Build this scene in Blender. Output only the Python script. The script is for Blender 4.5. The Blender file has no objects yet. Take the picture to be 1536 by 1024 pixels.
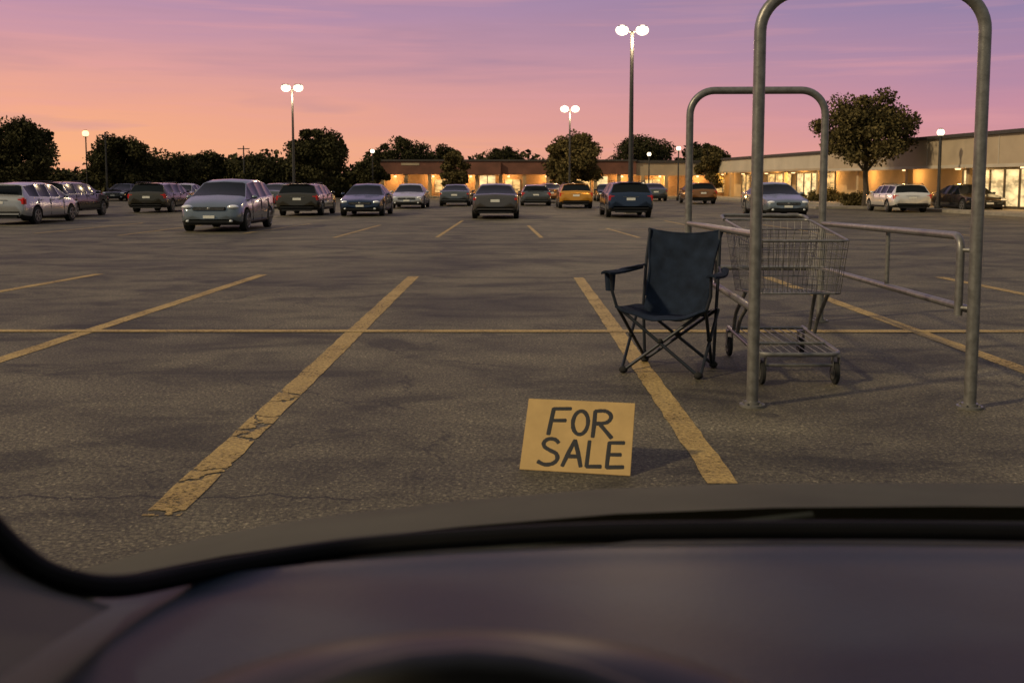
import bpy, bmesh, math, random
import numpy as np
from mathutils import Vector, Matrix
random.seed(7); rng=np.random.default_rng(11)
scene=bpy.context.scene
scene.view_settings.view_transform='Standard'
scene.view_settings.look='None'
scene.view_settings.exposure=0
COL=scene.collection

def lin(r,g,b):
    f=lambda c:(c/255/12.92) if c/255<=.04045 else ((c/255+.055)/1.055)**2.4
    return (f(r),f(g),f(b),1)

# ---------------------------------------------------------------- node helpers
class NT:
    def __init__(s,tree): s.t=tree; s.n=tree.nodes; s.l=tree.links
    def add(s,typ,**kw):
        n=s.n.new(typ)
        for k,v in kw.items(): setattr(n,k,v)
        return n
    def link(s,a,b): s.l.new(a,b)
    def val(s,sock,x):
        if isinstance(x,bpy.types.NodeSocket): s.l.new(x,sock)
        else: sock.default_value=x
    def math(s,op,a,b=0.0,c=0.0,clamp=False):
        n=s.n.new('ShaderNodeMath'); n.operation=op; n.use_clamp=clamp
        for i,x in enumerate((a,b,c)): s.val(n.inputs[i],x)
        return n.outputs[0]
    def noise(s,vec,scale,detail=3,rough=.5,dist=0):
        n=s.n.new('ShaderNodeTexNoise'); n.inputs['Scale'].default_value=scale
        n.inputs['Detail'].default_value=detail; n.inputs['Roughness'].default_value=rough
        n.inputs['Distortion'].default_value=dist
        if vec is not None: s.l.new(vec,n.inputs['Vector'])
        return n
    def ramp(s,fac,stops,interp='LINEAR'):
        n=s.n.new('ShaderNodeValToRGB'); cr=n.color_ramp; cr.interpolation=interp
        while len(cr.elements)<len(stops): cr.elements.new(.5)
        for e,(p,c) in zip(cr.elements,stops):
            e.position=p; e.color=c if len(c)==4 else (*c,1)
        s.l.new(fac,n.inputs[0]); return n.outputs[0]
    def mix(s,fac,a,b,blend='MIX'):
        n=s.n.new('ShaderNodeMix'); n.data_type='RGBA'; n.blend_type=blend
        s.val(n.inputs[0],fac); s.val(n.inputs[6],a); s.val(n.inputs[7],b)
        return n.outputs[2]
    def mapping(s,vec,scale=(1,1,1),loc=(0,0,0)):
        n=s.n.new('ShaderNodeMapping'); n.inputs['Scale'].default_value=scale; n.inputs['Location'].default_value=loc
        s.l.new(vec,n.inputs['Vector']); return n.outputs[0]

def newmat(name):
    m=bpy.data.materials.new(name); m.use_nodes=True
    nt=NT(m.node_tree); b=m.node_tree.nodes['Principled BSDF']
    return m,nt,b
def G(v): return (v,v,v,1)

def simple(name,col,rough=.6,metal=0,var=.25,vscale=6,coat=0,bump=0,bscale=60,spec=.5):
    m,nt,b=newmat(name)
    tc=nt.add('ShaderNodeTexCoord')
    n=nt.noise(tc.outputs['Object'],vscale,3,.6)
    c=tuple(col[:3])
    lo=tuple(x*(1-var) for x in c); hi=tuple(min(1,x*(1+var)) for x in c)
    nt.link(nt.ramp(n.outputs[0],[(.3,lo),(.7,hi)]),b.inputs['Base Color'])
    b.inputs['Roughness'].default_value=rough; b.inputs['Metallic'].default_value=metal
    b.inputs['Coat Weight'].default_value=coat
    b.inputs['Specular IOR Level'].default_value=spec
    if bump:
        n2=nt.noise(tc.outputs['Object'],bscale,2,.6)
        bp=nt.add('ShaderNodeBump'); bp.inputs['Strength'].default_value=bump; bp.inputs['Distance'].default_value=.01
        nt.link(n2.outputs[0],bp.inputs['Height']); nt.link(bp.outputs[0],b.inputs['Normal'])
    return m
def emis(name,col,strength,var=0,scale=2):
    m,nt,b=newmat(name)
    b.inputs['Base Color'].default_value=(.05,.05,.05,1)
    b.inputs['Emission Strength'].default_value=strength
    if var:
        tc=nt.add('ShaderNodeTexCoord')
        mp=nt.mapping(tc.outputs['Object'],(scale,scale,scale*2.2))
        v=nt.add('ShaderNodeTexVoronoi'); v.inputs['Scale'].default_value=1.0; nt.link(mp,v.inputs['Vector'])
        n=nt.noise(mp,3,3)
        f=nt.math('MULTIPLY',v.outputs['Distance'],n.outputs[0])
        lo=tuple(x*(1-var) for x in col[:3])
        nt.link(nt.ramp(f,[(.05,col[:3]),(.22,tuple(x*.7 for x in col[:3])),(.42,lo)]),b.inputs['Emission Color'])
    else: b.inputs['Emission Color'].default_value=(*col[:3],1)
    return m

# ---------------------------------------------------------------- mesh builder
class MB:
    def __init__(s): s.v=[]; s.f=[]; s.m=[]
    def addraw(s,vs,fs,mat=0):
        o=len(s.v); s.v+= [tuple(v) for v in vs]
        for f in fs: s.f.append([i+o for i in f]); s.m.append(mat)
    def mesh(s,me):
        o=len(s.v); s.v+=[tuple(v.co) for v in me.vertices]
        for p in me.polygons: s.f.append([i+o for i in p.vertices]); s.m.append(p.material_index)
    def box(s,a,b,mat=0,M=None):
        x0,y0,z0=a; x1,y1,z1=b
        vs=[Vector(p) for p in ((x0,y0,z0),(x1,y0,z0),(x1,y1,z0),(x0,y1,z0),(x0,y0,z1),(x1,y0,z1),(x1,y1,z1),(x0,y1,z1))]
        if M: vs=[M@v for v in vs]
        s.addraw(vs,[(0,3,2,1),(4,5,6,7),(0,1,5,4),(1,2,6,5),(2,3,7,6),(3,0,4,7)],mat)
    def bbox(s,a,b,bev=.01,mat=0,M=None):
        bm=bmesh.new(); bmesh.ops.create_cube(bm,size=1)
        c=[(a[i]+b[i])/2 for i in range(3)]; d=[abs(b[i]-a[i]) for i in range(3)]
        for v in bm.verts: v.co=Vector((v.co[i]*d[i]+c[i] for i in range(3)))
        bmesh.ops.bevel(bm,geom=bm.edges[:],offset=min(bev,min(d)*.45),segments=2,affect='EDGES')
        bm.verts.index_update()
        s.addraw([(M@v.co if M else v.co) for v in bm.verts],[[v.index for v in f.verts] for f in bm.faces],mat); bm.free()
    def tube(s,pts,r,n=8,closed=False,mat=0,cap=True):
        P=[Vector(p) for p in pts]; k=len(P)
        R=r if isinstance(r,(list,tuple)) else [r]*k
        T=[]
        for i in range(k):
            if closed: t=P[(i+1)%k]-P[i-1]
            else: t=P[min(i+1,k-1)]-P[max(i-1,0)]
            T.append(t.normalized())
        ref=Vector((0,0,1)) if abs(T[0].z)<.9 else Vector((1,0,0))
        nrm=(ref-T[0]*ref.dot(T[0])).normalized()
        vs=[]
        for i in range(k):
            nrm=(nrm-T[i]*nrm.dot(T[i]))
            nrm=nrm.normalized() if nrm.length>1e-6 else Vector((1,0,0))
            bi=T[i].cross(nrm)
            for j in range(n):
                a=2*math.pi*j/n
                vs.append(P[i]+(nrm*math.cos(a)+bi*math.sin(a))*R[i])
        fs=[]
        for i in range(k if closed else k-1):
            for j in range(n):
                a=i*n+j; b=i*n+(j+1)%n; i2=(i+1)%k
                fs.append((a,b,i2*n+(j+1)%n,i2*n+j))
        if cap and not closed:
            fs.append(tuple(range(n))[::-1]); fs.append(tuple((k-1)*n+j for j in range(n)))
        s.addraw(vs,fs,mat)
    def cyl(s,c,r,h,axis='Z',n=20,mat=0,r2=None):
        ax={'X':Vector((1,0,0)),'Y':Vector((0,1,0)),'Z':Vector((0,0,1))}[axis]
        c=Vector(c); s.tube([c-ax*h/2,c+ax*h/2],[r,r2 if r2 is not None else r],n,mat=mat)
    def sph(s,c,rad,mat=0,u=14,w=8):
        vs=[];fs=[]
        for i in range(w+1):
            ph=math.pi*i/w
            for j in range(u):
                th=2*math.pi*j/u
                vs.append((c[0]+rad[0]*math.sin(ph)*math.cos(th),c[1]+rad[1]*math.sin(ph)*math.sin(th),c[2]+rad[2]*math.cos(ph)))
        for i in range(w):
            for j in range(u):
                a=i*u+j; b=i*u+(j+1)%u
                if i==0: fs.append((a,a+u,b+u))
                elif i==w-1: fs.append((a,a+u,b))
                else: fs.append((a,a+u,b+u,b))
        s.addraw(vs,fs,mat)
    def grid(s,rows,mat=0,flip=False):
        k=len(rows[0]); vs=[p for r in rows for p in r]; fs=[]
        for i in range(len(rows)-1):
            for j in range(k-1):
                f=(i*k+j,i*k+j+1,(i+1)*k+j+1,(i+1)*k+j)
                fs.append(f[::-1] if flip else f)
        s.addraw(vs,fs,mat)
    def data(s,name,mats,angle=35):
        me=bpy.data.meshes.new(name); me.from_pydata(s.v,[],s.f)
        for m in mats: me.materials.append(m)
        me.polygons.foreach_set('material_index',s.m)
        me.polygons.foreach_set('use_smooth',[True]*len(s.f))
        me.update(); me.validate()
        try: me.set_sharp_from_angle(angle=math.radians(angle))
        except Exception: pass
        return me
    def obj(s,name,mats,parent=None,angle=35):
        o=bpy.data.objects.new(name,s.data(name,mats,angle)); COL.objects.link(o)
        if parent: o.parent=parent
        return o
def empty(name,loc=(0,0,0),rz=0):
    e=bpy.data.objects.new(name,None); COL.objects.link(e); e.location=loc; e.rotation_euler=(0,0,rz); e.empty_display_size=.2
    return e
def fillet(pts,rad,n=8):
    P=[Vector(p) for p in pts]; out=[P[0]]
    for i in range(1,len(P)-1):
        a=(P[i-1]-P[i]); b=(P[i+1]-P[i]); ra=min(rad,a.length*.48,b.length*.48)
        a=a.normalized()*ra; b=b.normalized()*ra
        s0=P[i]+a; s1=P[i]+b
        ang=a.angle(b)
        if abs(ang-math.pi/2)<.35:
            c=P[i]+a+b
            for k in range(n+1):
                t=k/n*math.pi/2
                out.append(c-b*math.cos(t)-a*math.sin(t))
        else:
            for k in range(n+1):
                t=k/n; out.append(s0*(1-t)**2+P[i]*2*t*(1-t)+s1*t*t)
    out.append(P[-1]); return out
def spline(PP,k_=5):
    PP=[Vector(p) for p in PP]; q=[]
    for i in range(len(PP)-1):
        p0=PP[max(i-1,0)];p1=PP[i];p2=PP[i+1];p3=PP[min(i+2,len(PP)-1)]
        for k in range(k_):
            t_=k/k_; q.append(.5*((2*p1)+(p2-p0)*t_+(2*p0-5*p1+4*p2-p3)*t_*t_+(3*p1-p0-3*p2+p3)*t_**3))
    q.append(PP[-1]); return q

# ---------------------------------------------------------------- world
w=bpy.data.worlds.new('World'); scene.world=w; w.use_nodes=True
nt=NT(w.node_tree); bg=w.node_tree.nodes['Background']
tc=nt.add('ShaderNodeTexCoord'); vec=tc.outputs['Generated']
sx=nt.add('ShaderNodeSeparateXYZ'); nt.link(vec,sx.inputs[0])
cl=nt.noise(nt.mapping(vec,(1.3,1.3,19)),1.7,4,.55,.4)
cl2=nt.noise(nt.mapping(vec,(2.0,2.0,44),(3,1,2)),1.7,4,.55,.3)
wob=nt.math('MULTIPLY',nt.math('SUBTRACT',cl.outputs[0],.5),.07)
z=nt.math('ADD',sx.outputs[2],wob)
z=nt.math('MAXIMUM',z,0.0)
zr=nt.math('POWER',z,.5)
def P(x): return x**.5
L=nt.ramp(zr,[(0,lin(240,158,118)),(P(.03),lin(252,180,130)),(P(.07),lin(244,172,140)),(P(.11),lin(226,162,156)),(P(.16),lin(194,148,170)),(P(.22),lin(168,142,174)),(1,lin(158,158,170))])
R=nt.ramp(zr,[(0,lin(220,152,142)),(P(.03),lin(214,148,152)),(P(.07),lin(194,140,162)),(P(.11),lin(168,134,166)),(P(.16),lin(144,128,166)),(P(.22),lin(134,124,164)),(1,lin(150,150,168))])
az=nt.math('MULTIPLY_ADD',sx.outputs[0],1.05,.46,clamp=True)
c=nt.mix(az,L,R)
pinkm=nt.math('MULTIPLY',nt.math('SUBTRACT',cl2.outputs[0],.52,clamp=True),1.7,clamp=True)
c=nt.mix(pinkm,c,lin(232,162,162))
dk=nt.math('MULTIPLY',nt.math('SUBTRACT',.48,cl.outputs[0],clamp=True),2.4,clamp=True)
c=nt.mix(dk,c,lin(156,130,160))
back=nt.math('MULTIPLY_ADD',sx.outputs[1],-1.2,.72,clamp=True)
c=nt.mix(back,c,lin(144,144,138))
nt.link(c,bg.inputs[0]); bg.inputs[1].default_value=1.0

sun=bpy.data.lights.new('sun','SUN'); sun.energy=2.6; sun.angle=math.radians(3.0); sun.color=(1,.78,.46)
so=bpy.data.objects.new('sun',sun); COL.objects.link(so)
so.rotation_euler=Vector((.80,.42,-.60)).to_track_quat('-Z','Y').to_euler()

# ---------------------------------------------------------------- materials
def crack_mask(nt,vec,width=.012,scale=.55,thr=.52):
    n=nt.noise(vec,2.6,4,.65)
    add=nt.n.new('ShaderNodeVectorMath'); add.operation='MULTIPLY_ADD'
    nt.link(n.outputs['Color'],add.inputs[0]); add.inputs[1].default_value=(.55,.55,0); nt.link(vec,add.inputs[2])
    v=nt.add('ShaderNodeTexVoronoi',feature='DISTANCE_TO_EDGE'); v.inputs['Scale'].default_value=scale
    nt.link(add.outputs[0],v.inputs['Vector'])
    m=nt.math('LESS_THAN',v.outputs['Distance'],width*scale)
    k=nt.noise(nt.mapping(vec,(1,1,1),(9,4,0)),.45,2)
    return nt.math('MULTIPLY',m,nt.math('GREATER_THAN',k.outputs[0],thr))
asphalt,nt,b=newmat('asphalt')
tc=nt.add('ShaderNodeTexCoord'); vec=tc.outputs['Object']
big=nt.noise(nt.mapping(vec,(.35,.45,1)),1.1,4,.6,.4)
med=nt.noise(nt.mapping(vec,(.62,1.0,1),(5,2,0)),1.25,5,.62,.6)
gr=nt.noise(vec,48,2,.8)
sp=nt.add('ShaderNodeTexVoronoi'); sp.inputs['Scale'].default_value=90; nt.link(vec,sp.inputs['Vector'])
base=nt.ramp(big.outputs[0],[(.36,(.058,.050,.034)),(.46,(.090,.078,.051)),(.57,(.116,.101,.064)),(.72,(.142,.125,.081))])
m2=nt.ramp(med.outputs[0],[(.39,G(.42)),(.47,G(.80)),(.55,G(1.04)),(.68,G(1.22))])
c=nt.mix(1,base,m2,'MULTIPLY')
c=nt.mix(1,c,nt.ramp(gr.outputs[0],[(.30,G(.26)),(.5,G(.92)),(.68,G(1.9))]),'MULTIPLY')
c=nt.mix(.9,c,nt.ramp(sp.outputs['Color'],[(.1,G(.6)),(.78,G(1.0)),(.93,G(2.1))]),'MULTIPLY')
oil=nt.add('ShaderNodeTexVoronoi'); oil.inputs['Scale'].default_value=.75; nt.link(nt.mapping(vec,(1,1.3,1),(2,.6,0)),oil.inputs['Vector'])
on=nt.noise(vec,6,3,.6)
om=nt.math('LESS_THAN',nt.math('MULTIPLY_ADD',on.outputs[0],.09,oil.outputs['Distance']),.105)
c=nt.mix(nt.math('MULTIPLY',om,.55),c,(.020,.018,.014,1))
cm=crack_mask(nt,vec,.0075,.5,.525)
sxy=nt.add('ShaderNodeSeparateXYZ'); nt.link(vec,sxy.inputs[0])
wn=nt.noise(nt.mapping(vec,(1,0,0)),2.2,6,.7)
yy=nt.math('ABSOLUTE',nt.math('SUBTRACT',nt.math('MULTIPLY_ADD',wn.outputs[0],.42,4.12),sxy.outputs[1]))
c2=nt.math('MULTIPLY',nt.math('LESS_THAN',yy,.010),nt.math('LESS_THAN',sxy.outputs[0],-.70))
cm=nt.math('MAXIMUM',nt.math('MULTIPLY',cm,.65),nt.math('MULTIPLY',c2,.9))
c=nt.mix(cm,c,(.014,.012,.009,1))
nt.link(c,b.inputs['Base Color']); b.inputs['Roughness'].default_value=.74
b.inputs['Specular IOR Level'].default_value=.40
bp=nt.add('ShaderNodeBump'); bp.inputs['Strength'].default_value=.8; bp.inputs['Distance'].default_value=.007
nt.link(gr.outputs[0],bp.inputs['Height']); nt.link(bp.outputs[0],b.inputs['Normal'])

paint,nt,b=newmat('worn_yellow_paint')
tc=nt.add('ShaderNodeTexCoord'); vec=tc.outputs['Object']
n1=nt.noise(vec,30,4,.75); n2=nt.noise(vec,2.2,2)
gr=nt.noise(vec,48,2,.8)
col=nt.ramp(n2.outputs[0],[(.3,(.29,.195,.060)),(.7,(.41,.285,.09))])
col=nt.mix(1,col,nt.ramp(gr.outputs[0],[(.3,G(.45)),(.7,G(1.4))]),'MULTIPLY')
nt.link(col,b.inputs['Base Color']); b.inputs['Roughness'].default_value=.7
mask=nt.math('MULTIPLY',nt.math('SUBTRACT',nt.math('ADD',n1.outputs[0],nt.math('MULTIPLY',n2.outputs[0],.30)),.465),8,clamp=True)
cm=crack_mask(nt,vec,.012,1.8,.36)
sxy=nt.add('ShaderNodeSeparateXYZ'); nt.link(vec,sxy.inputs[0])
near=nt.math('MULTIPLY',nt.math('LESS_THAN',sxy.outputs[1],6.6),nt.math('LESS_THAN',sxy.outputs[0],-1.0))
mask=nt.math('MULTIPLY',mask,nt.math('SUBTRACT',1.0,nt.math('MULTIPLY',cm,near)))
mask=nt.math('MULTIPLY',nt.math('MAXIMUM',mask,0.0),.93)
tr=nt.add('ShaderNodeBsdfTransparent'); mx=nt.add('ShaderNodeMixShader')
nt.link(mask,mx.inputs[0]); nt.link(tr.outputs[0],mx.inputs[1]); nt.link(b.outputs[0],mx.inputs[2])
nt.link(mx.outputs[0],nt.n['Material Output'].inputs[0])

grass=simple('grass',(.03,.04,.015),.95,var=.5,vscale=1.5)
concrete=simple('concrete',(.20,.18,.15),.85,var=.25,vscale=3,bump=.2)
galv=simple('galvanised_steel',(.170,.165,.157),.40,.5,var=.28,vscale=18,bump=.08,bscale=90)
chrome=simple('cart_wire',(.17,.165,.16),.35,.7,var=.1)
rubber=simple('rubber',(.018,.018,.018),.85,var=.2,spec=.2)
dkmetal=simple('dark_pole_metal',(.030,.030,.032),.5,.3)
fabric=simple('navy_fabric',(.010,.017,.034),.9,var=.35,vscale=9,bump=.45,bscale=300,spec=.2)
frame_m=simple('chair_frame',(.014,.018,.027),.45,.3)
card=simple('cardboard',(.40,.27,.11),.85,var=.10,vscale=8,bump=.1,bscale=40)
ink=simple('black_marker',(.009,.010,.013),.7,var=.2)
lampw=emis('lamp_glow',(1,.84,.55),3.5)
lampo=emis('lamp_glow_orange',(1,.62,.30),2.4)
bark=simple('bark',(.045,.034,.025),.9,var=.4,vscale=5)
def leafmat(name,a,bb):
    m,nt,b=newmat(name)
    g=nt.add('ShaderNodeNewGeometry'); tc=nt.add('ShaderNodeTexCoord')
    n=nt.noise(tc.outputs['Object'],1.3,2)
    f=nt.math('MULTIPLY_ADD',g.outputs['Random Per Island'],.5,nt.math('MULTIPLY',n.outputs[0],.6))
    nt.link(nt.ramp(f,[(.25,a),(.80,bb)]),b.inputs['Base Color']); b.inputs['Roughness'].default_value=.9
    b.inputs['Specular IOR Level'].default_value=.1
    return m
leaf_dark=leafmat('foliage_dark',(.009,.011,.005),(.066,.060,.026))
leaf_olive=leafmat('foliage_olive',(.022,.021,.009),(.135,.105,.042))

# ---------------------------------------------------------------- ground + markings
mb=MB(); mb.addraw([(-400,-100,0),(400,-100,0),(400,96,0),(-400,96,0)],[(0,1,2,3)]); 
g=mb.obj('ground',[asphalt])
mb=MB(); mb.addraw([(-600,95.5,-.004),(600,95.5,-.004),(600,900,-.004),(-600,900,-.004)],[(0,1,2,3)]); mb.obj('grass',[grass])
mb=MB()
def line(x0,y0,x1,y1,wd,zz=.004):
    d=Vector((x1-x0,y1-y0)); nrm=Vector((-d.y,d.x)).normalized()*wd/2
    k=max(2,int(d.length/.12)); L0=[];R0=[]
    for i in range(k+1):
        t=i/k; j1=random.uniform(-.006,.006); j2=random.uniform(-.006,.006)
        p=(x0+d.x*t,y0+d.y*t)
        L0.append((p[0]+nrm.x+j1,p[1]+nrm.y,zz)); R0.append((p[0]-nrm.x+j2,p[1]-nrm.y,zz))
    mb.grid([L0,R0],flip=False)
line(-1.475,4.08,-1.462,14.7,.165)
line(.985,4.53,.975,14.5,.145)
line(-4.12,5.6,-3.77,15.0,.15)
line(-6.75,11.0,-6.29,15.1,.15)
line(3.83,6.6,3.75,14.6,.15)
line(6.6,8,6.3,14.6,.15)
line(-9.4,11,-8.9,15,.15)
line(-14,9.30,14,9.22,.15,.008)
for a in ((-1.9,25.2,-1.79,36),(.74,25,.52,32),(3.2,25,2.85,30),(-4.48,25,-4.28,32.3),(-7.3,27,-6.76,33.3),(5.9,26,5.5,36),(8.5,26,8.1,34),(12,26,11.5,33),(-10.3,26,-10,33),(-13,27,-12.6,34)):
    line(*a,.10)
line(2.5,29.0,5.5,29.6,.10,.012)
mb.obj('parking_lines',[paint])

# ---------------------------------------------------------------- cars
glass=simple('car_glass',(.006,.008,.010),.16,0,var=.1,spec=.20)
black=simple('car_black_trim',(.010,.010,.011),.5,spec=.3)
rimm=simple('alloy_rim',(.24,.24,.24),.35,.7)
headl=simple('headlight_lens',(.75,.77,.80),.12,.1,var=.2,vscale=20,coat=1)
taill=simple('tail_light_lens',(.55,.014,.01),.25,0)
plate=simple('licence_plate',(.70,.70,.66),.5,var=.1,vscale=40)
def carpaint(name,c): return simple(name,c,.22,.55,var=.04,vscale=2,coat=.7)
STN={
 'sedan':dict(L=4.5,st=[(0,.66,.28,.42,.53,.52,.56),(.05,.76,.23,.42,.58,.60,.62),(.18,.83,.19,.43,.64,.68,.675),(.55,.87,.18,.45,.70,.7,.735),(1.25,.89,.18,.45,.80,.76,.85),(1.95,.89,.18,.45,.82,.60,1.24),(2.5,.89,.18,.45,.83,.615,1.30),(3.15,.89,.18,.46,.85,.59,1.25),(3.80,.88,.2,.47,.88,.73,.93),(4.32,.85,.22,.48,.87,.70,.93),(4.44,.81,.25,.48,.83,.66,.89),(4.5,.74,.30,.48,.74,.60,.80)],
   ws=[4,7],side=[4,5,6,7],wh=[.85,3.55]),
 'suv':dict(L=4.5,st=[(0,.70,.32,.46,.66,.60,.70),(.06,.79,.27,.46,.72,.66,.77),(.2,.85,.25,.48,.77,.70,.82),(.5,.88,.24,.5,.82,.72,.87),(1.15,.9,.24,.5,.90,.78,.95),(1.75,.9,.24,.5,.91,.68,1.33),(2.4,.9,.24,.5,.92,.69,1.39),(3.3,.9,.24,.5,.93,.69,1.39),(4.12,.89,.24,.5,.94,.66,1.35),(4.38,.87,.26,.5,.92,.70,.97),(4.46,.84,.28,.5,.84,.68,.90),(4.5,.78,.32,.5,.74,.62,.80)],
   ws=[4,8],side=[4,5,6,7],wh=[.85,3.55]),
 'van':dict(L=4.2,st=[(0,.62,.28,.42,.56,.48,.60),(.06,.74,.22,.42,.62,.56,.69),(.2,.83,.19,.44,.71,.64,.80),(.45,.86,.18,.46,.79,.70,.90),(.90,.88,.18,.48,.88,.75,1.00),(1.60,.89,.18,.48,.92,.63,1.40),(2.3,.89,.18,.48,.93,.65,1.47),(3.1,.89,.18,.48,.95,.65,1.46),(3.8,.88,.2,.48,.97,.62,1.40),(4.08,.85,.22,.48,.96,.68,1.02),(4.16,.81,.25,.48,.86,.66,.93),(4.2,.74,.30,.48,.76,.60,.82)],
   ws=[4,8],side=[4,5,6,7],wh=[.75,3.35]),
}
def carmesh(kind):
    K=STN[kind]; bm=bmesh.new(); rings=[]; st=K['st']
    for (y,wd,zb,mid,belt,wr,roof) in st:
        tall=roof-belt>.15
        half=[(0,zb),(wd*.90,zb),(wd*.985,zb+.10),(wd,mid),(wd*.965,belt),(wr,roof-.05) if tall else (wd*.90,(belt*.35+roof*.65)),(wr*.86,roof-.010),(0,roof+.018)]
        pts=half+[(-x,zz) for x,zz in half[-2:0:-1]]
        rings.append([bm.verts.new((x,y,zz)) for x,zz in pts])
    n=14; side=[];w1=[]
    for i in range(len(rings)-1):
        for j in range(n):
            f=bm.faces.new((rings[i][j],rings[i][(j+1)%n],rings[i+1][(j+1)%n],rings[i+1][j]))
            if j in (4,9) and i in K['side']: side.append(f)
            if j in (5,6,7,8) and i in K['ws']: w1.append((i,f))
            if j in (0,13,1,12): f.material_index=2
    bm.faces.new(rings[0]); bm.faces.new(rings[-1][::-1])
    bmesh.ops.recalc_face_normals(bm,faces=bm.faces)
    for i in K['ws']:
        fs=[f for k,f in w1 if k==i]
        bmesh.ops.inset_region(bm,faces=fs,thickness=.028,depth=-.006)
        for f in fs: f.material_index=1
    bmesh.ops.inset_individual(bm,faces=side,thickness=.028,depth=-.006)
    for f in side: f.material_index=1
    bmesh.ops.triangulate(bm,faces=[f for f in bm.faces if len(f.verts)>4])
    me=bpy.data.meshes.new('tmp'); bm.to_mesh(me); bm.free()
    mats=[bpy.data.materials.get('car_default') or carpaint('car_default',(.1,.1,.1)),glass,black,rimm,headl,taill,plate,rubber]
    for m in mats: me.materials.append(m)
    o=bpy.data.objects.new('tmp',me); COL.objects.link(o)
    cb=MB()
    for yw in K['wh']:
        for sx in (-1,1): cb.cyl((sx*.85,yw,.31),.375,.42,'X',24,2)
    co=cb.obj('tmpc',mats)
    md=o.modifiers.new('b','BOOLEAN'); md.operation='DIFFERENCE'; md.object=co; md.solver='EXACT'
    bpy.context.view_layer.update()
    ev=o.evaluated_get(bpy.context.evaluated_depsgraph_get()); res=bpy.data.meshes.new_from_object(ev)
    B=MB(); B.mesh(res if len(res.polygons)>50 else me)
    bpy.data.objects.remove(o); bpy.data.objects.remove(co)
    Lc=K['L']; suv=kind!='sedan'
    for yw in K['wh']:
        for sx in (-1,1):
            x=sx*.79
            B.tube([(x-.10,yw,.31),(x-.085,yw,.31),(x+.085,yw,.31),(x+.10,yw,.31)],[.27,.31,.31,.27],22,mat=7)
            B.cyl((x+sx*.095,yw,.31),.20,.018,'X',18,2)
            for k in range(5):
                a=k*2*math.pi/5; M=Matrix.Translation((x+sx*.108,yw,.31))@Matrix.Rotation(a,4,'X')
                B.box((-.006,-.022,0),(.006,.022,.185),3,M)
            B.tube([(x+sx*.105,yw+.195*math.cos(t),.31+.195*math.sin(t)) for t in [q*math.pi/10 for q in range(20)]],.012,5,closed=True,mat=3)
    fz=st[2][6]; rz=st[-3][4]; wsb=st[4]; 
    B.bbox((-.46,-.03,fz-.20),(.46,.10,fz-.10),.02,2)
    for k in (-.025,.0,.025): B.box((-.43,-.036,fz-.15+k-.004),(.43,-.028,fz-.15+k+.004),3)
    B.bbox((-.60,-.03,.24),(.60,.08,.36),.03,2)
    B.bbox((-.16,-.045,.385),(.16,-.02,.465),.005,6)
    B.sph((0,-.035,fz-.14),(.05,.012,.035),3)
    for s_ in (-1,1):
        B.sph((s_*.64,.105,fz-.10),(.16,.115,.062),4)
        B.sph((s_*.60,.00,.31),(.055,.045,.035),4)
        B.sph((s_*.95,wsb[0]+.38,wsb[4]+.08),(.09,.06,.06),0)
        B.tube([(s_*.84,wsb[0]+.38,wsb[4]+.03),(s_*.93,wsb[0]+.38,wsb[4]+.06)],.015,6,mat=2)
        if suv: B.bbox((s_*.60,Lc-.20,rz-.28),(s_*.86,Lc-.02,rz-.02),.04,5)
        else: B.bbox((s_*.46,Lc-.16,rz-.20),(s_*.825,Lc-.01,rz-.05),.04,5)
        for yl in (st[5][0]-.25,st[6][0]+.05,st[7][0]+.1):
            B.box((s_*.872,yl-.006,.30),(s_*(.889),yl+.006,st[6][4]-.03),2)
        for yl in (st[6][0]-.15,st[7][0]-.1):
            B.bbox((s_*.87,yl-.08,st[6][4]-.10),(s_*.905,yl+.08,st[6][4]-.07),.01,0)
        B.box((s_*.86,wsb[0]+.1,.26),(s_*.905,3.0,.30),2)
        if kind=='suv':
            B.tube([(s_*.60,1.9,1.37),(s_*.60,2.1,1.43),(s_*.60,3.9,1.43),(s_*.60,4.1,1.36)],.014,6,mat=2)
    B.bbox((-.17,Lc-.015,rz-.24),(.17,Lc+.012,rz-.14),.005,6)
    B.bbox((-.74,Lc-.12,.30),(.74,Lc+.05,.46),.05,2 if kind=='suv' else 0)
    B.box((-.62,Lc-.03,.22),(.62,Lc+.035,.295),2)
    B.box((-.30,Lc-.03,rz-.11),(.30,Lc+.015,rz-.095),3)
    if suv: B.bbox((-.5,4.02,1.355),(.5,4.2,1.38),.01,0)
    return B.data('car_'+kind,mats,40)
CM={k:carmesh(k) for k in STN}
cols={'silver':carpaint('paint_silver',(.40,.40,.41)),'grey':carpaint('paint_grey',(.09,.10,.11)),'black':carpaint('paint_black',(.012,.014,.018)),
 'bronze':carpaint('paint_bronze',(.048,.042,.030)),'blue':carpaint('paint_blue',(.014,.030,.070)),'bluegrey':carpaint('paint_bluegrey',(.155,.185,.22)),
 'orange':carpaint('paint_orange',(.60,.27,.03)),'white':carpaint('paint_white',(.74,.71,.68)),'brown':carpaint('paint_brown',(.085,.075,.070)),'rust':carpaint('paint_rust',(.24,.10,.03))}
NM={'sedan':'parked_sedan','suv':'parked_suv','van':'parked_minivan'}
def car(kind,x,y,front,colr,H=None,rot=0,W=1.0,Ls=1.0):
    o=bpy.data.objects.new(NM[kind],CM[kind]); COL.objects.link(o)
    s0={'sedan':1.31,'suv':1.43,'van':1.49}[kind]; hz=(H/s0) if H else 1
    o.scale=(W,Ls,hz)
    Lc=STN[kind]['L']*Ls
    if front: o.location=(x,y,0); o.rotation_euler=(0,0,rot)
    else: o.location=(x,y+Lc,0); o.rotation_euler=(0,0,math.pi+rot)
    o.material_slots[0].link='OBJECT'; o.material_slots[0].material=cols[colr]
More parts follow.
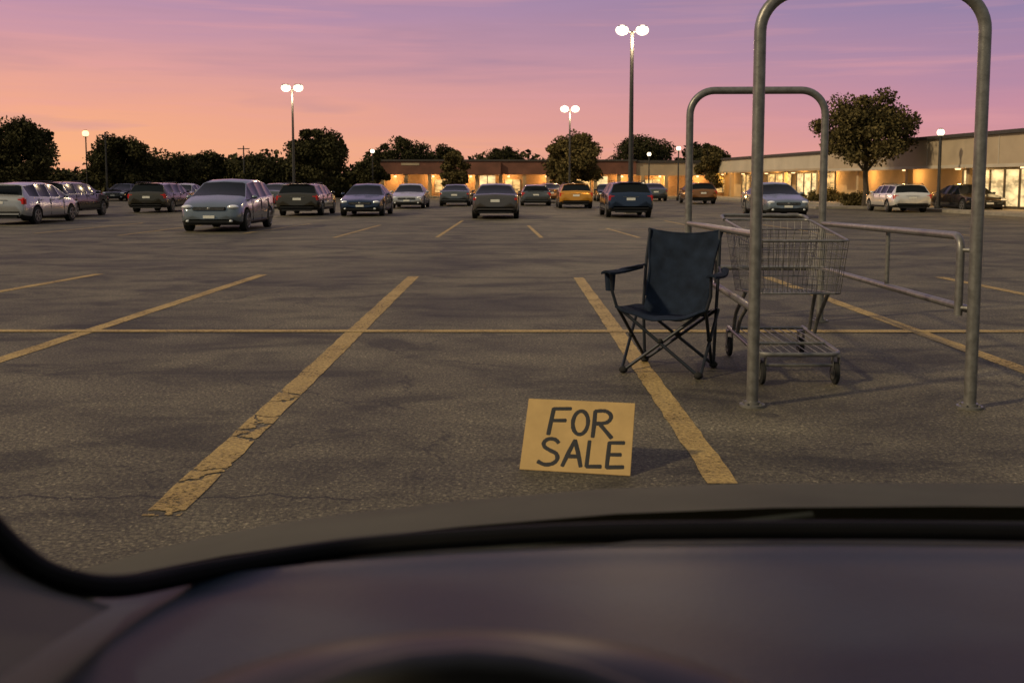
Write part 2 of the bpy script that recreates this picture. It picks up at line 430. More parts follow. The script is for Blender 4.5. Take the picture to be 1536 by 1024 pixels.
car('van',-8.42,27.7,True,'bluegrey',1.49)
car('van',-16.7,32.4,False,'silver',1.40)
car('suv',-18.1,38.4,False,'black',1.42)
car('suv',-16.5,45,False,'bronze',1.38)
car('sedan',-19.8,58,True,'silver',1.30)
car('sedan',-28.8,72,True,'black',1.3)
car('sedan',-12.6,52,False,'grey',1.32)
car('suv',-8.8,40.8,False,'bronze',1.36)
car('sedan',-6.15,40.3,True,'blue',1.32)
car('sedan',-5.5,52,True,'silver',1.3)
car('sedan',-3.3,57,False,'grey',1.25)
car('sedan',-.63,37.3,False,'brown',1.33,W=1.0)
car('van',1.4,58,False,'grey',1.25)
car('suv',3.35,52,False,'orange',1.35)
car('sedan',2.6,66,False,'rust',1.3)
car('suv',4.62,38.7,False,'blue',1.43)
car('sedan',6.9,70,True,'black',1.25)
car('sedan',10.4,72,False,'grey',1.3)
car('suv',12.0,62.5,False,'rust',1.36)
car('sedan',10.65,38.4,True,'bluegrey',1.38)
car('suv',18.2,45.3,False,'white',1.32,Ls=.85)
car('sedan',21.7,45.3,True,'black',1.30)
car('sedan',-24.0,52,True,'grey',1.3)

# ---------------------------------------------------------------- trees
def leaves(mb_pts,size):
    n=len(mb_pts); a=rng.normal(size=(n,3)); a/=np.linalg.norm(a,axis=1)[:,None]
    b=rng.normal(size=(n,3)); b=np.cross(a,b); b/=np.linalg.norm(b,axis=1)[:,None]
    s=size*rng.uniform(.6,1.4,(n,1)); a=a*s; b=b*s*.6
    return np.stack([mb_pts-a,mb_pts-b,mb_pts+a,mb_pts+b],1).reshape(-1,3)
def leafmesh(name,pts,size,trunk,mats):
    V=leaves(pts,size); n=len(pts)
    k=len(trunk.v)
    tv=np.array(trunk.v) if k else np.zeros((0,3))
    verts=np.vstack([tv,V]); F=[list(f) for f in trunk.f]+[[k+4*i,k+4*i+1,k+4*i+2,k+4*i+3] for i in range(n)]
    me=bpy.data.meshes.new(name); me.from_pydata(verts.tolist(),[],F)
    for m in mats: me.materials.append(m)
    me.polygons.foreach_set('material_index',[0]*len(trunk.f)+[1]*n); me.update()
    o=bpy.data.objects.new(name,me); COL.objects.link(o); return o
def clumps(n,cx,cy,cz,rx,ry,rz,per,cr):
    out=[]
    for i in range(n):
        d=rng.normal(size=3); d/=np.linalg.norm(d); rr=rng.uniform(.25,1)**.6
        c=np.array([cx,cy,cz])+d*np.array([rx,ry,rz])*rr*(.88)
        r=cr*rng.uniform(.45,1.2)
        q=rng.normal(size=(per,3)); q/=np.linalg.norm(q,axis=1)[:,None]
        q*=(rng.uniform(0,1,(per,1))**.55)*r; q[:,2]*=.75
        out.append(c+q)
    return np.vstack(out)
def tree(x,y,H,W,zb=None,mat=leaf_dark,ls=.12,n=30,per=300,name='tree'):
    zb=H*.28 if zb is None else zb
    T=MB(); tr=max(.09,H*.025)
    fork=zb+(H-zb)*.25
    T.tube([(x,y,-.05),(x+.04,y,zb*.5),(x-.03,y,zb),(x,y,fork)],[tr*1.4,tr,tr*.85,tr*.7],8)
    for k in range(7):
        a=k*2*math.pi/7+random.uniform(-.3,.3); rr=W*.5*random.uniform(.45,.8); ze=random.uniform(zb+(H-zb)*.35,H*.88)
        s0=random.uniform(zb*.85,fork)
        T.tube([(x,y,s0),(x+math.cos(a)*rr*.45,y+math.sin(a)*rr*.45,s0+(ze-s0)*.55),(x+math.cos(a)*rr,y+math.sin(a)*rr,ze)],[tr*.5,tr*.3,tr*.1],5)
    cz=(H+zb)/2; rz=(H-zb)/2
    p=clumps(n,x,y,cz,W/2,W/2,rz,per,W*.155)
    p2=clumps(int(n*.5),x,y,cz+rz*.15,W*.32,W*.32,rz*.65,per,W*.20)
    leafmesh(name,np.vstack([p,p2]),ls,T,[bark,mat])
tree(-34.5,70,6.4,6.2,.5,n=44); tree(-40,73,6.6,6,.5)
tree(-31.3,80,5.3,6.2,.4,n=40); tree(-27.6,82,3.9,4.6,.3); tree(-26,86,4.3,4.6,.3); tree(-21.8,86,3.7,5.4,.3)
tree(-15.4,80,6.2,5.8,.5,n=44); tree(-12.1,87,3.7,3,.3)
tree(-18.6,88,4.0,4.4,.3)
tree(-11.2,106,6.2,7.4,1); tree(-7.4,108,5.4,4.4,1)
tree(-.9,107,5.5,4.8,1)
tree(5.0,82,5.4,5.6,.7,leaf_olive,n=44); tree(13.6,106,6.7,7.8,1,n=36); tree(-4.6,80,3.9,3.0,.8,leaf_olive,n=22)
tree(17.6,88,4.9,3.0,.6,leaf_olive); tree(19.5,100,5.3,4.5,1)
tree(18.4,52,6.2,5.6,1.75,leaf_olive,.085,n=50,per=330)
def mass(name,x0,x1,y,h,dep,n,per,cr,mat,ls):
    pts=[]
    for i in range(n):
        cx=rng.uniform(x0,x1); hh=h*rng.uniform(.5,1)*(1+.25*math.sin(cx*.35))
        c=np.array([cx,y+rng.uniform(-dep,dep),rng.uniform(.1,1)*hh])
        q=rng.normal(size=(per,3)); q/=np.linalg.norm(q,axis=1)[:,None]; q*=(rng.uniform(0,1,(per,1))**.45)*cr*rng.uniform(.6,1.2)
        pts.append(c+q)
    P_=np.vstack(pts); P_=P_[P_[:,2]>-.1]
    leafmesh(name,P_,ls,MB(),[bark,mat])
mass('hedge_row',-60,-12.9,90,3.0,1.5,230,220,1.15,leaf_dark,.19)
mass('distant_trees',-90,70,125,4.4,4,240,220,2.0,leaf_dark,.34)

# ---------------------------------------------------------------- buildings
brick,nt,b=newmat('brick_wall')
tc=nt.add('ShaderNodeTexCoord'); br=nt.add('ShaderNodeTexBrick'); br.inputs['Scale'].default_value=3.0
mp=nt.add('ShaderNodeMapping'); mp.inputs['Rotation'].default_value=(math.radians(90),0,0); nt.link(tc.outputs['Object'],mp.inputs[0])
nt.link(mp.outputs[0],br.inputs['Vector'])
br.inputs['Color1'].default_value=(.28,.16,.08,1); br.inputs['Color2'].default_value=(.35,.21,.11,1); br.inputs['Mortar'].default_value=(.30,.25,.19,1)
nt.link(br.outputs[0],b.inputs['Base Color']); b.inputs['Roughness'].default_value=.9
redfascia=simple('red_brown_fascia',(.135,.055,.037),.8,var=.25,vscale=1)
tanwall=simple('tan_stucco',(.35,.25,.14),.9,var=.15,vscale=.8)
greyf=simple('pale_fascia',(.40,.35,.28),.85,var=.14,vscale=.5)
tanf=simple('tan_fascia',(.34,.27,.19),.9,var=.14,vscale=.7)
roofm=simple('roof_cap',(.04,.034,.032),.7)
winw=emis('lit_window',(1,.58,.20),1.25,.85,1.3)
winb=emis('bright_window',(1,.70,.32),1.55,.72,1.0)
framew=simple('window_frame',(.05,.045,.04),.5)

bld=empty('brick_store',(0,0,0))
X0,X1,Y=-12.4,19.0,90.0
mb=MB()
mb.box((X0,Y,0),(X1,Y+14,3.25),0)
mb.obj('walls',[brick],bld)
mb=MB(); mb.box((X0-.3,Y-1.4,2.05),(11.0,Y-.01,3.2),0); mb.box((11.003,Y-1.2,1.95),(X1,Y-.01,3.05),1); mb.box((-5,Y-1.75,2.0),(-1.0,Y-1.403,3.1),0)
mb.box((-9.8,Y-1.43,2.85),(-8.2,Y-1.402,3.05),1)
mb.obj('fascia',[redfascia,tanf],bld)
mb=MB(); mb.box((X0-.45,Y-1.5,3.203),(11.05,Y+14.2,3.36),0); mb.box((11.06,Y-1.3,3.053),(X1+.1,Y+14.2,3.3),0); mb.obj('roof',[roofm],bld)
mb=MB(); wm=MB()
xx=X0+.9; k=0
while xx<X1-.5:
    mb.bbox((xx-.16,Y-1.3,0),(xx+.16,Y-.98,2.045 if xx<11 else 1.945),.01,0)
    if k%3==2:
        wm.box((xx+.35,Y-.03,.45),(xx+1.75,Y-.004,1.6),0)
        for q in (0,.7,1.4): wm.box((xx+.33+q,Y-.06,.42),(xx+.38+q,Y-.034,1.63),1)
    xx+=2.1; k+=1
wm.box((-2.9,Y-.05,.05),(-1.5,Y-.034,1.95),2); wm.box((-2.25,Y-.08,.05),(-2.18,Y-.052,1.95),1)
wm.box((7.5,Y-.05,.05),(8.6,Y-.034,1.9),2)
mb.obj('columns',[tanwall],bld); wm.obj('windows',[winw,framew,winb],bld)
mb=MB(); mb.bbox((X0-2,86.5,-.02),(X1,89.99,.12),.02); mb.obj('walkway',[concrete],bld)
def plight(par,loc,e,col=(1,.55,.18),r=.12,name='wall_lamp'):
    l=bpy.data.lights.new(name,'POINT'); l.energy=e; l.color=col; l.shadow_soft_size=r
    o=bpy.data.objects.new(name,l); COL.objects.link(o); o.location=loc
    if par: o.parent=par
    return o
sc=MB()
for i in range(9):
    xl=X0+1.9+i*3.4
    plight(bld,(xl,Y-.80,1.65),115)
    sc.bbox((xl-.10,Y-.14,1.80),(xl+.10,Y-.0,1.95),.02)
sc.obj('wall_sconces',[lampo],bld)

ang=math.atan2(-45,4.7)
mall=empty('strip_mall',(19.0,91,0),ang)
Lm=75
mb=MB(); mb.box((0,0,0),(Lm,18,3.3),0)
mb.obj('walls',[tanwall],mall)
mb=MB(); mb.box((-.4,-1.3,2.2),(27,-.01,3.25),0); mb.box((27.004,-1.6,2.1),(Lm,-.01,3.55),1); 
mb.box((27.0,-1.66,2.06),(Lm,-1.603,2.22),0)
for q in (33,39.2,45.5,52,58.5): mb.box((q,-1.625,2.24),(q+.06,-1.603,3.54),0)
mb.box((-.4,-1.35,2.15),(26.99,-1.303,2.3),1)
mb.obj('fascia',[greyf,tanf],mall)
mb=MB(); mb.box((-.6,-1.45,3.253),(26.99,18.3,3.42),0); mb.box((26.995,-1.75,3.553),(Lm+.2,18.3,3.72),0); mb.obj('roof',[roofm],mall)
wm=MB()
def win(a,b_,m,n,z0=.25,z1=1.98):
    st=(b_-a)/n
    for i in range(n):
        wm.box((a+i*st+.06,-.03,z0),(a+(i+1)*st-.06,-.004,z1),m)
        wm.box((a+i*st-.05,-.09,z0-.05),(a+i*st+.05,-.032,z1+.05),1)
    wm.box((b_-.05,-.09,z0-.05),(b_+.05,-.032,z1+.05),1)
    wm.box((a,-.085,z0-.08),(b_,-.0335,z0-.02),1); wm.box((a,-.085,z1+.01),(b_,-.0335,z1+.07),1)
win(6,8,0,2); win(12,17,0,3); win(18,22,2,3); win(22.6,24.6,0,1)
win(40,46,2,5); win(47.5,52,2,4); win(54,66,2,8)
wm.obj('windows',[winw,framew,winb],mall)
mb=MB()
for q in range(0,Lm,6): mb.bbox((q+.3,-1.25,.1),(q+.6,-.95,2.09),.015)
mb.obj('columns',[tanwall],mall)
mb=MB(); mb.bbox((-2,-4.0,-.02),(Lm,-.005,.13),.02); mb.obj('walkway',[concrete],mall)
sc=MB()
for i in range(9):
    xl=3+i*5.4; plight(mall,(xl,-.8,1.75),100); sc.bbox((xl-.1,-.92,2.0),(xl+.1,-.7,2.07),.01)
sc.obj('soffit_lamps',[lampo],mall)
h=clumps(26,18.6,53,.45,2.6,.9,.35,220,.42); leafmesh('hedge',h[h[:,2]>0],.06,MB(),[bark,leaf_olive])
h=clumps(20,20.6,66,.45,1.6,3,.35,200,.45); leafmesh('hedge',h[h[:,2]>0],.07,MB(),[bark,leaf_olive])
mb=MB(); mb.bbox((15.6,51.2,-.02),(21.2,54.8,.14),.03); mb.obj('kerb_island',[concrete])

# ---------------------------------------------------------------- lamps
def lamp2(x,y,H,arm,pr=.09,hr=.17,e=500):
    m=MB()
    m.bbox((x-.3,y-.3,0),(x+.3,y+.3,.5),.04,2)
    m.tube([(x,y,.45),(x,y,H-.1)],[pr*1.2,pr*.75],12)
    m.tube([(x-arm,y,H),(x,y,H-.08),(x+arm,y,H)],pr*.4,8)
    for s_ in (-1,1):
        m.bbox((x+s_*arm-.20,y-.16,H+.12),(x+s_*arm+.20,y+.16,H+.19),.03,0)
        m.sph((x+s_*arm,y,H),(hr*1.2,hr,hr*.95),1)
    o=m.obj('street_lamp',[dkmetal,lampw,concrete])
    plight(o,(x,y-.3,H-.5),e,(1,.72,.40),.25,'lamp_light')
lamp2(5.34,45,8.1,.45,.10,.24,900)
lamp2(-12.0,55,6.5,.34,.07,.22,600)
lamp2(4.32,75,6.8,.40,.075,.26,600)
def lamp1(x,y,H,r,mat=lampo,pr=.05):
    m=MB(); m.cyl((x,y,.12),pr*2.4,.25,'Z',14); m.tube([(x,y,.2),(x,y,H-r)],[pr*1.2,pr],10); m.cyl((x,y,H-r),r*.6,.06,'Z',14)
    m.sph((x,y,H),(r,r,r),1); m.cyl((x,y,H+r),r*.5,.05,'Z',12); m.obj('street_lamp',[dkmetal,mat])
lamp1(-34.2,80.5,5.25,.26); lamp1(-11.7,84,3.95,.18,lampw); lamp1(11.5,84,3.7,.17,lampw); lamp1(12.3,74,3.85,.17,lampw)
lamp1(20.5,48,3.75,.17,lampw,.07)
for (x,y,H) in ((-30.4,75,5.1),(-22.5,84,4.4)):
    m=MB(); m.tube([(x,y,0),(x,y,H)],[.09,.05],8); m.tube([(x-.5,y,H-.25),(x+.5,y,H-.25)],.04,6); m.obj('utility_pole',[dkmetal])

# ---------------------------------------------------------------- cart corral
m=MB(); r=.037
def hoop(xl,yl,xr,yr,H,rad):
    m.tube(fillet([(xl,yl,.01),(xl,yl,H),(xr,yr,H),(xr,yr,.01)],rad,10),r,16)
    for x,y in ((xl,yl),(xr,yr)):
        m.cyl((x,y,.008),.078,.016,'Z',20); m.cyl((x,y,.022),.05,.02,'Z',16)
        for a in range(4):
            m.cyl((x+.06*math.cos(a*1.57+.8),y+.06*math.sin(a*1.57+.8),.02),.008,.015,'Z',6)
FL=(1.505,6.14);FR=(2.845,6.09);BL=(1.77,10.0);BR=(3.10,9.95)
hoop(*FL,*FR,2.545,.24); hoop(*BL,*BR,2.30,.24)
def lerp(a,b,t): return a[0]+(b[0]-a[0])*t,a[1]+(b[1]-a[1])*t
rr=.025
for A,B_ in ((FL,BL),(FR,BR)):
    m.tube([(*A,.61),(*B_,.54)],rr,12)
    if A is FR:
        p=lerp(A,B_,.02); off=-.065
        m.tube(fillet([(p[0]+off,p[1],.57),(p[0]+off,p[1],1.065),(*B_,.985)],.09,8),rr,12)
        m.tube([(p[0]+off,p[1],.98),(A[0],A[1],.98)],.014,8); m.tube([(p[0]+off,p[1],.62),(A[0],A[1],.62)],.014,8)
    else: m.tube([(*A,1.075),(*B_,.985)],rr,12)
    q=lerp(A,B_,.45); m.tube([(*q,.58),(*q,1.03)],.018,10)
m.tube([(*BL,.54),(*BR,.54)],rr,12)
m.obj('cart_corral',[galv])

# ---------------------------------------------------------------- shopping cart
cart=empty('shopping_cart')
tf=[Vector((1.70,6.74,1.00)),Vector((2.285,6.74,1.00))]; tb=[Vector((1.69,7.92,1.10)),Vector((2.36,7.92,1.10))]
bf=[Vector((1.725,6.80,.635)),Vector((2.255,6.80,.635))]; bb=[Vector((1.75,7.75,.56)),Vector((2.30,7.75,.56))]
m=MB(); wr=.0030
def wires(a,b_,c,d,nh,nv):
    for i in range(nh+1):
        t=i/nh; m.tube([a.lerp(d,t),b_.lerp(c,t)],wr if 0<i<nh else wr*1.6,5)
    for i in range(nv+1):
        t=i/nv; m.tube([a.lerp(b_,t),d.lerp(c,t)],wr*.75,4)
wires(tf[0],tf[1],bf[1],bf[0],6,16); wires(tb[0],tb[1],bb[1],bb[0],5,12)
wires(tf[0],tb[0],bb[0],bf[0],6,20); wires(tf[1],tb[1],bb[1],bf[1],6,20); wires(bf[0],bf[1],bb[1],bb[0],8,10)
cs=[Vector((1.72,7.55,1.04)),Vector((2.33,7.55,1.04)),Vector((2.30,7.65,.74)),Vector((1.76,7.65,.74))]
wires(cs[0],cs[1],cs[2],cs[3],5,10)
m.obj('basket',[chrome],cart)
m=MB()
m.tube(fillet([tf[0],tf[1],tb[1],tb[0],tf[0]],.06,6),.009,8)
m.tube(fillet([bf[0],bf[1],bb[1],bb[0],bf[0]],.05,6),.007,8)
m.tube(fillet([tb[0],tb[0]+Vector((0,.16,.03)),tb[1]+Vector((0,.16,.03)),tb[1]],.06,6),.014,10)
fr=[(1.745,7.95,.235),(1.70,6.78,.215),(2.27,6.78,.215),(2.34,7.95,.235)]
m.tube(fillet(fr,.10,7),.016,10)
m.tube([(1.74,7.90,.235),(2.33,7.90,.235)],.012,8); m.tube([(1.72,7.2,.225),(2.29,7.2,.225)],.012,8)
for i in range(9):
    x=1.76+i*.062; m.tube([(x,6.80,.212),(x,7.9,.232)],.004,5)
m.tube(fillet([(1.74,6.86,.16),(1.74,6.82,.135),(2.24,6.82,.135),(2.24,6.86,.16)],.03,4),.012,8)
for xs,xb in ((1.742,1.76),(2.335,2.285)):
    m.tube(fillet([(xs,7.62,.235),(xs,7.55,.35),(xb,7.15,.60)],.08,6),.015,10)
    m.tube(fillet([(xs,7.75,.235),(xs,7.70,.38),(xb,7.45,.58)],.08,6),.015,10)
m.obj('frame',[galv],cart)
m=MB()
for x,y in ((1.735,6.80),(2.245,6.80),(1.755,7.93),(2.33,7.93)):
    m.tube([(x-.016,y+.03,.078),(x-.010,y+.03,.078),(x+.010,y+.03,.078),(x+.016,y+.03,.078)],[.066,.077,.077,.066],20,mat=0)
    m.cyl((x,y+.03,.078),.045,.036,'X',16,1); m.cyl((x,y+.03,.078),.012,.06,'X',8,1)
    for s_ in (-1,1): m.box((x+s_*.022-.003,y-.0,.06),(x+s_*.022+.003,y+.05,.20),1)
    m.box((x-.024,y-.01,.195),(x+.024,y+.055,.212),1)
m.obj('wheels',[rubber,galv],cart)

# ---------------------------------------------------------------- camping chair
ch=empty('camping_chair',(1.18,7.35,0),-math.radians(25))
m=MB(); t=.0125
FLf=(-.28,-.25,.02);FRf=(.28,-.25,.02);BLf=(-.27,.24,.02);BRf=(.27,.24,.02)
def T2(a,b_,r_=t): m.tube([a,b_],r_,8)
o1=.014
T2(FLf,(.32,-.26+o1,.49)); T2(FRf,(-.32,-.26-o1,.49))
T2(BLf,(.30,.20+o1,.45)); T2(BRf,(-.30,.20-o1,.45))
T2((FLf[0]-o1,FLf[1],FLf[2]),(-.31,.20,.45)); T2((BLf[0]+o1,BLf[1],BLf[2]),(-.33,-.26,.49))
T2((FRf[0]+o1,FRf[1],FRf[2]),(.31,.20,.45)); T2((BRf[0]-o1,BRf[1],BRf[2]),(.33,-.26,.49))
for s_ in (-1,1):
    m.tube([(s_*.27,.24,.02),(s_*.285,.235,.45),(s_*.285,.30,.80),(s_*.275,.36,1.03)],.013,8)
    m.tube([(s_*.33,-.26,.48),(s_*.365,-.27,.60),(s_*.37,-.29,.735)],.012,8)
    m.tube([(s_*.37,-.29,.735),(s_*.38,-.05,.745),(s_*.29,.28,.76)],.009,8)
for p in (FLf,FRf,BLf,BRf): m.sph((p[0],p[1],.024),(.033,.033,.026),1)
m.sph((0,-.26,.255),(.020,.022,.020),1); m.sph((0,.21,.24),(.020,.022,.020),1); m.sph((-.30,-.02,.25),(.02,.02,.02),1); m.sph((.30,-.02,.25),(.02,.02,.02),1)
m.obj('frame',[frame_m,rubber],ch)
m=MB()
rows=[]
nx,ny=14,12
for i in range(ny+1):
    v=i/ny; row=[]
    for j in range(nx+1):
        u=j/nx*2-1
        y=-.285+v*.50; wd=.335-.04*v
        sag=-.095*(1-u*u)*(.40+.60*math.sin(math.pi*min(1,v*1.0)*.9+.15))
        z=.50-.045*v+sag+.006*math.sin(u*9+v*5)
        if i==0: z-=.035*(1-u*u)
        row.append((u*wd,y-(.03*(1-u*u) if i==0 else 0),z))
    rows.append(row)
m.grid(rows)
m.grid([[(x,y,z-.010) for x,y,z in r_] for r_ in rows],flip=True); m.grid([rows[0],[(x,y,z-.010) for x,y,z in rows[0]]],flip=True)
m.tube([(x,y,z-.004) for x,y,z in rows[0]],.008,6)
m.obj('seat_fabric',[fabric],ch)
m=MB(); rows=[]
ny=24; nx=20
for i in range(ny+1):
    v=i/ny; row=[]
    for j in range(nx+1):
        u=j/nx*2-1
        wd=.245+.045*v-.024*math.sin(v*math.pi)
        z=.40+v*.635
        y=.10+.27*v+.06*(1-u*u)*math.sin(math.pi*(.15+.85*v))
        z-=.034*(1-u*u)*v**3
        y+=.012*math.sin((abs(u)*1.1+(1-v))*13)*abs(u)*v + .008*math.sin(v*22+u*4)*(1-v*.6)
        row.append((u*wd,y,z))
    rows.append(row)
m.grid(rows,flip=True); m.grid([[(x,y+.010,z) for x,y,z in r_] for r_ in rows])
m.grid([rows[-1],[(x,y+.010,z) for x,y,z in rows[-1]]])
for s_ in (0,-1):
    m.grid([[r_[s_] for r_ in rows],[(r_[s_][0],r_[s_][1]+.01,r_[s_][2]) for r_ in rows]])
    m.tube([(r_[s_][0],r_[s_][1]+.004,r_[s_][2]) for r_ in rows[5:]],.010,6)
m.tube([(x,y+.005,z) for x,y,z in rows[-1]],.008,6)
m.obj('back_fabric',[fabric],ch)
m=MB()
for s_ in (-1,1):
    rows=[]
    for i in range(9):
        v=i/8; y=-.36+v*.64; xc=s_*(.385-.10*max(0,v-.4)**1.3); wd=.052-.02*v
        if i==0: wd=.035
        z=.755-.012*math.sin(v*math.pi)
        rows.append([(xc-wd,y,z-.008),(xc-wd*.5,y,z+.003),(xc,y,z+.006),(xc+wd*.5,y,z+.003),(xc+wd,y,z-.008)])
    m.grid(rows); m.grid([[(x,y,z-.016) for x,y,z in r_] for r_ in rows],flip=True)
    m.grid([[r_[0] for r_ in rows],[(r_[0][0],r_[0][1],r_[0][2]-.016) for r_ in rows]]); m.grid([[r_[-1] for r_ in rows],[(r_[-1][0],r_[-1][1],r_[-1][2]-.016) for r_ in rows]],flip=True)
    m.grid([rows[0],[(x,y,z-.016) for x,y,z in rows[0]]],flip=True)
m.tube([(-.40,-.22,.60),(-.40,-.22,.735)],[.033,.042],14)
m.obj('armrests',[fabric],ch)

# ---------------------------------------------------------------- for sale sign
A=Vector((.036,4.755,.004)); U=Vector((.529,-.11,0)).normalized(); V0=Vector((.07,.235,.30)); V0=(V0-U*V0.dot(U)).normalized(); N=U.cross(V0)
if N.y>0: N=-N
Mx=Matrix(((U.x,V0.x,N.x,A.x),(U.y,V0.y,N.y,A.y),(U.z,V0.z,N.z,A.z),(0,0,0,1)))
sg=empty('cardboard_sign'); sg.matrix_world=Mx
WB,HB=.54,.385
m=MB(); m.bbox((0,0,-.006),(WB,HB,0),.0015)
m.obj('board',[card],sg)
m=MB()
inv=Mx.inverted()
top=Vector((.27,.26,-.008)); wt=Mx@top; foot=inv@Vector((wt.x+.03,wt.y+.12,.003))
side=Vector((.05,0,0))
m.addraw([top-side,top+side,foot+side*1.4,foot-side*1.4]+[p+Vector((0,0,-.004)) for p in (top-side,top+side,foot+side*1.4,foot-side*1.4)],[(0,1,2,3),(7,6,5,4),(0,4,5,1),(1,5,6,2),(2,6,7,3),(3,7,4,0)])
m.obj('prop_flap',[card],sg)
def arc(cx,cy,rx,ry,a0,a1,n=14): return [(cx+rx*math.cos(math.radians(a0+(a1-a0)*i/n)),cy+ry*math.sin(math.radians(a0+(a1-a0)*i/n))) for i in range(n+1)]
S=[]
S+= [[(.135,.335),(.128,.262),(.122,.192)],[(.135,.333),(.222,.338)],[(.130,.268),(.202,.272)]]
S+= [arc(.276,.264,.038,.064,80,442,20)]
S+= [[(.345,.330),(.345,.26),(.343,.190)],[(.345,.330),(.392,.334),(.420,.318),(.424,.293),(.402,.270),(.347,.262)],[(.372,.262),(.405,.225),(.436,.190)]]
S+= [[(.178,.150),(.160,.166),(.128,.168),(.106,.150),(.110,.126),(.140,.108),(.172,.092),(.180,.064),(.160,.040),(.122,.032),(.086,.046)]]
S+= [[(.208,.030),(.232,.100),(.258,.168)],[(.258,.168),(.280,.100),(.298,.032)],[(.226,.082),(.284,.084)]]
S+= [[(.330,.168),(.328,.10),(.326,.034)],[(.326,.034),(.396,.038)]]
S+= [[(.428,.166),(.426,.10),(.424,.034)],[(.428,.164),(.500,.168)],[(.427,.102),(.488,.105)],[(.424,.036),(.504,.042)]]
m=MB()
for st in S:
    pts=[Vector((p[0],p[1],0)) for p in st]
    if len(pts)>4 and len(pts)<14: pts=spline(pts)
    R=[.0108*random.uniform(.90,1.10) for _ in pts]
    d0=(pts[0]-pts[1]).normalized(); d1=(pts[-1]-pts[-2]).normalized()
    pts=[pts[0]+d0*.004]+pts+[pts[-1]+d1*.004]; R=[.007]+R+[.007]
    b0=len(m.v); m.tube(pts,R,10)
    for i in range(b0,len(m.v)): v=m.v[i]; m.v[i]=(v[0],v[1],v[2]*.06+.0003)
m.obj('lettering',[ink],sg)

# ---------------------------------------------------------------- own car: hood, dash
own=empty('car')
hoodm=simple('hood_paint',(.056,.057,.042),.6,.0,var=.25,vscale=2.5,spec=.08)
dashm=simple('dashboard_plastic',(.017,.026,.040),.42,0,var=.2,vscale=5,bump=.1,bscale=200,spec=.13)
trimm=simple('door_trim',(.062,.060,.058),.6,0,var=.1,spec=.1)
sealm=simple('windscreen_seal',(.004,.004,.005),.6,spec=.1)
dblack=simple('gauge_hood_vinyl',(.013,.012,.010),.40,spec=.3)
xs=np.array([-.95,-.86,-.78,-.70,-.656,-.56,-.47,-.37,-.27,-.068,.133,.33,.55,.77,1.0,1.2,1.35,1.45,1.55,1.62])
zr_=np.array([.35,.58,.70,.78,.813,.842,.863,.883,.898,.921,.938,.946,.948,.947,.93,.90,.85,.78,.66,.42])
ys=[1.24,1.30,1.38,1.45,1.50,1.56,1.63,1.72,1.82,1.92,2.0,2.04]
m=MB(); rows=[]
for y in ys:
    row=[]
    for x,z in zip(xs,zr_):
        dz=.17*(1.45-y) if y<1.45 else -(y-1.45)*.22-1.15*(y-1.45)**2
        if y>=1.99: dz-=(y-1.98)*4
        row.append((x,y,z+dz+.004))
    rows.append(row)
m.grid(rows,flip=False); m.obj('hood',[hoodm],own,60)
m=MB(); rows=[]
for y,dd in ((.955,-.008),(1.05,-.016),(1.14,-.02),(1.225,-.012),(1.30,-.03)):
    rows.append([(x,y,z+.17*(1.45-y)+dd) for x,z in zip(xs,zr_)])
m.grid(rows); 
for (xa,xb) in ((-.3,.35),(.42,1.1)):
    m.tube([(xa,1.06,np.interp(xa,xs,zr_)+.072),(xb,1.13,np.interp(xb,xs,zr_)+.066)],.006,6)
m.obj('wiper_cowl',[simple('cowl_plastic',(.018,.020,.016),.6,spec=.12)],own,60)
front=[(-.62,.80,.93),(-.5,.86,.96),(-.40,.93,.995),(-.384,.945,1.004),(-.28,.95,1.020),(-.17,.955,1.030),(-.05,.96,1.036),(.084,.96,1.042),(.29,.96,1.044),(.489,.96,1.042),(.75,.94,1.04),(.95,.88,1.03),(1.1,.78,1.0)]
m=MB(); rows=[]
for k in range(25):
    t_=k/24; row=[]
    for (x,y,z) in front:
        yy=y+(0.40-y)*t_
        zz=z+.012*math.sin(min(1,t_*3)*math.pi/2)+.088*(t_**1.15)
        zz+=.008*math.exp(-((t_-.12)/.05)**2)
        if t_>.85: zz-=(t_-.85)*.5
        if x<-.30: zz-=.05*t_
        row.append((x,yy,zz))
    rows.append(row)
rows.append([(x,.36,.75) for x,y,z in front])
m.grid(rows,flip=True)
m.sph((-.02,.47,1.085),(.205,.10,.085),1,40,20)
m.obj('dashboard',[dashm,dblack],own,60)
m=MB(); 
path=[(-.50,.775,1.30),(-.45,.778,1.19),(-.425,.778,1.135),(-.39,.776,1.098),(-.358,.776,1.081),(-.325,.80,1.066),(-.28,.87,1.050),(-.17,.95,1.041),(-.05,.962,1.047),(.084,.965,1.053),(.29,.965,1.055),(.489,.965,1.053),(.75,.95,1.05),(.95,.89,1.04),(1.1,.79,1.01)]
m.tube(spline(path),.0095,10); m.obj('windscreen_seal',[sealm],own)
m=MB()
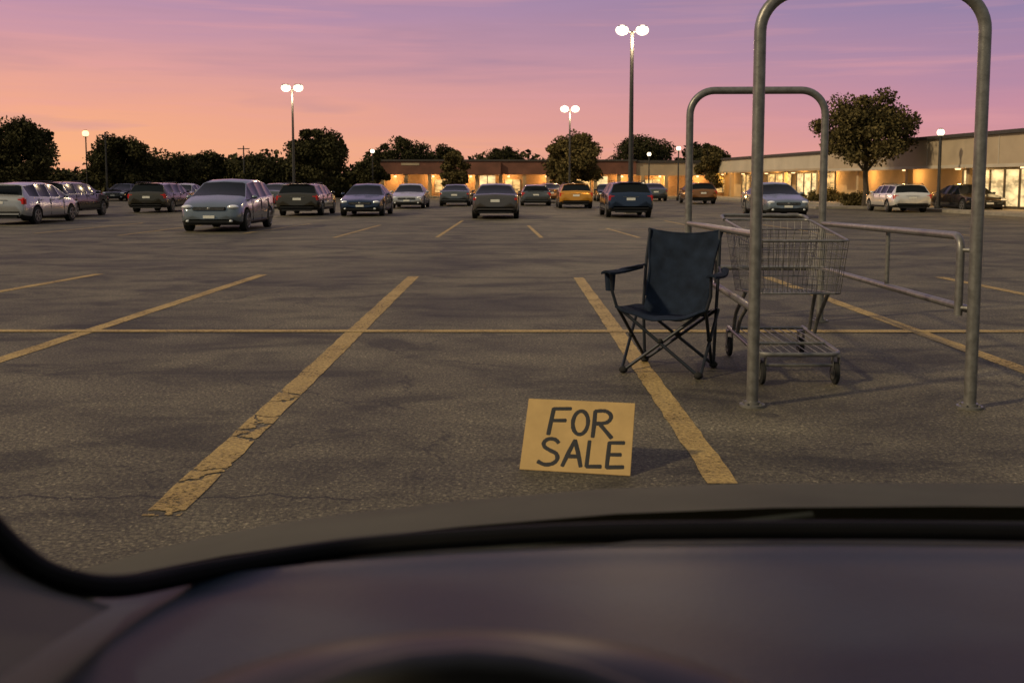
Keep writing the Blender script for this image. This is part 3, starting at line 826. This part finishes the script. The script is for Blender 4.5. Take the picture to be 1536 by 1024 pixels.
m.grid([[(-.322,.774,1.060),(-.358,.774,1.071),(-.392,.775,1.087),(-.43,.777,1.12),(-.50,.775,1.25)],
        [(-.29,.62,1.108),(-.34,.62,1.128),(-.39,.62,1.145),(-.45,.62,1.165),(-.52,.62,1.27)],
        [(-.257,.48,1.152),(-.32,.48,1.172),(-.38,.48,1.187),(-.45,.48,1.205),(-.52,.48,1.29)],
        [(-.235,.36,1.18),(-.30,.36,1.195),(-.38,.36,1.21),(-.45,.36,1.225),(-.52,.36,1.3)]])
m.obj('door_trim',[trimm],own,60)
m=MB()
rows=[]
for y,dz in ((.30,-.05),(.10,0),(-.4,.04),(-1.0,.05),(-1.8,0),(-2.3,-.12)):
    rows.append([(x,y,1.66+dz-.10*((x-.32)/.85)**2) for x in np.linspace(-.5,1.15,9)])
m.grid(rows); m.grid([[(x,y,z-.03) for x,y,z in r_] for r_ in rows],flip=True)
m.tube(spline([(-.46,.28,1.55),(-.56,.60,1.36),(-.66,.92,1.08),(-.72,1.0,.95)]),.03,8)
m.tube(spline([(1.12,.28,1.55),(1.22,.60,1.36),(1.30,.92,1.08),(1.36,1.0,.95)]),.03,8)
for x in (-.5,1.15):
    m.tube([(x,-2.2,1.48),(x+(-.15 if x<0 else .15),-2.6,.9)],.04,8); m.tube([(x,-.7,1.55),(x+(-.2 if x<0 else .2),-.75,.9)],.035,8)
m.obj('roof',[hoodm],own,60)
m=MB(); c0=Vector((-.02,.36,1.00)); tilt=math.radians(25); R_=.19
pts=[c0+Vector((R_*math.cos(a),R_*math.sin(a)*math.sin(tilt),R_*math.sin(a)*math.cos(tilt))) for a in [k*2*math.pi/48 for k in range(48)]]
m.tube(pts,.014,12,closed=True); m.sph(c0+Vector((0,.02,0)),(.07,.03,.06))
for a in (0,math.pi,-math.pi/2):
    m.tube([c0+Vector((0,.02,0)),c0+Vector((R_*math.cos(a),R_*math.sin(a)*math.sin(tilt),R_*math.sin(a)*math.cos(tilt)))],.012,8)
m.obj('steering_wheel',[dblack],own,60)

# ---------------------------------------------------------------- camera
cam=bpy.data.cameras.new('camera'); co=bpy.data.objects.new('camera',cam); COL.objects.link(co); scene.camera=co
co.location=(0,0,1.4); co.rotation_euler=(math.radians(90-5.1),0,0)
cam.lens=35; cam.sensor_width=36; cam.clip_start=.02; cam.clip_end=3000
cam.shift_y=-106/1536
cam.dof.use_dof=True; cam.dof.focus_distance=8.5; cam.dof.aperture_fstop=5.8
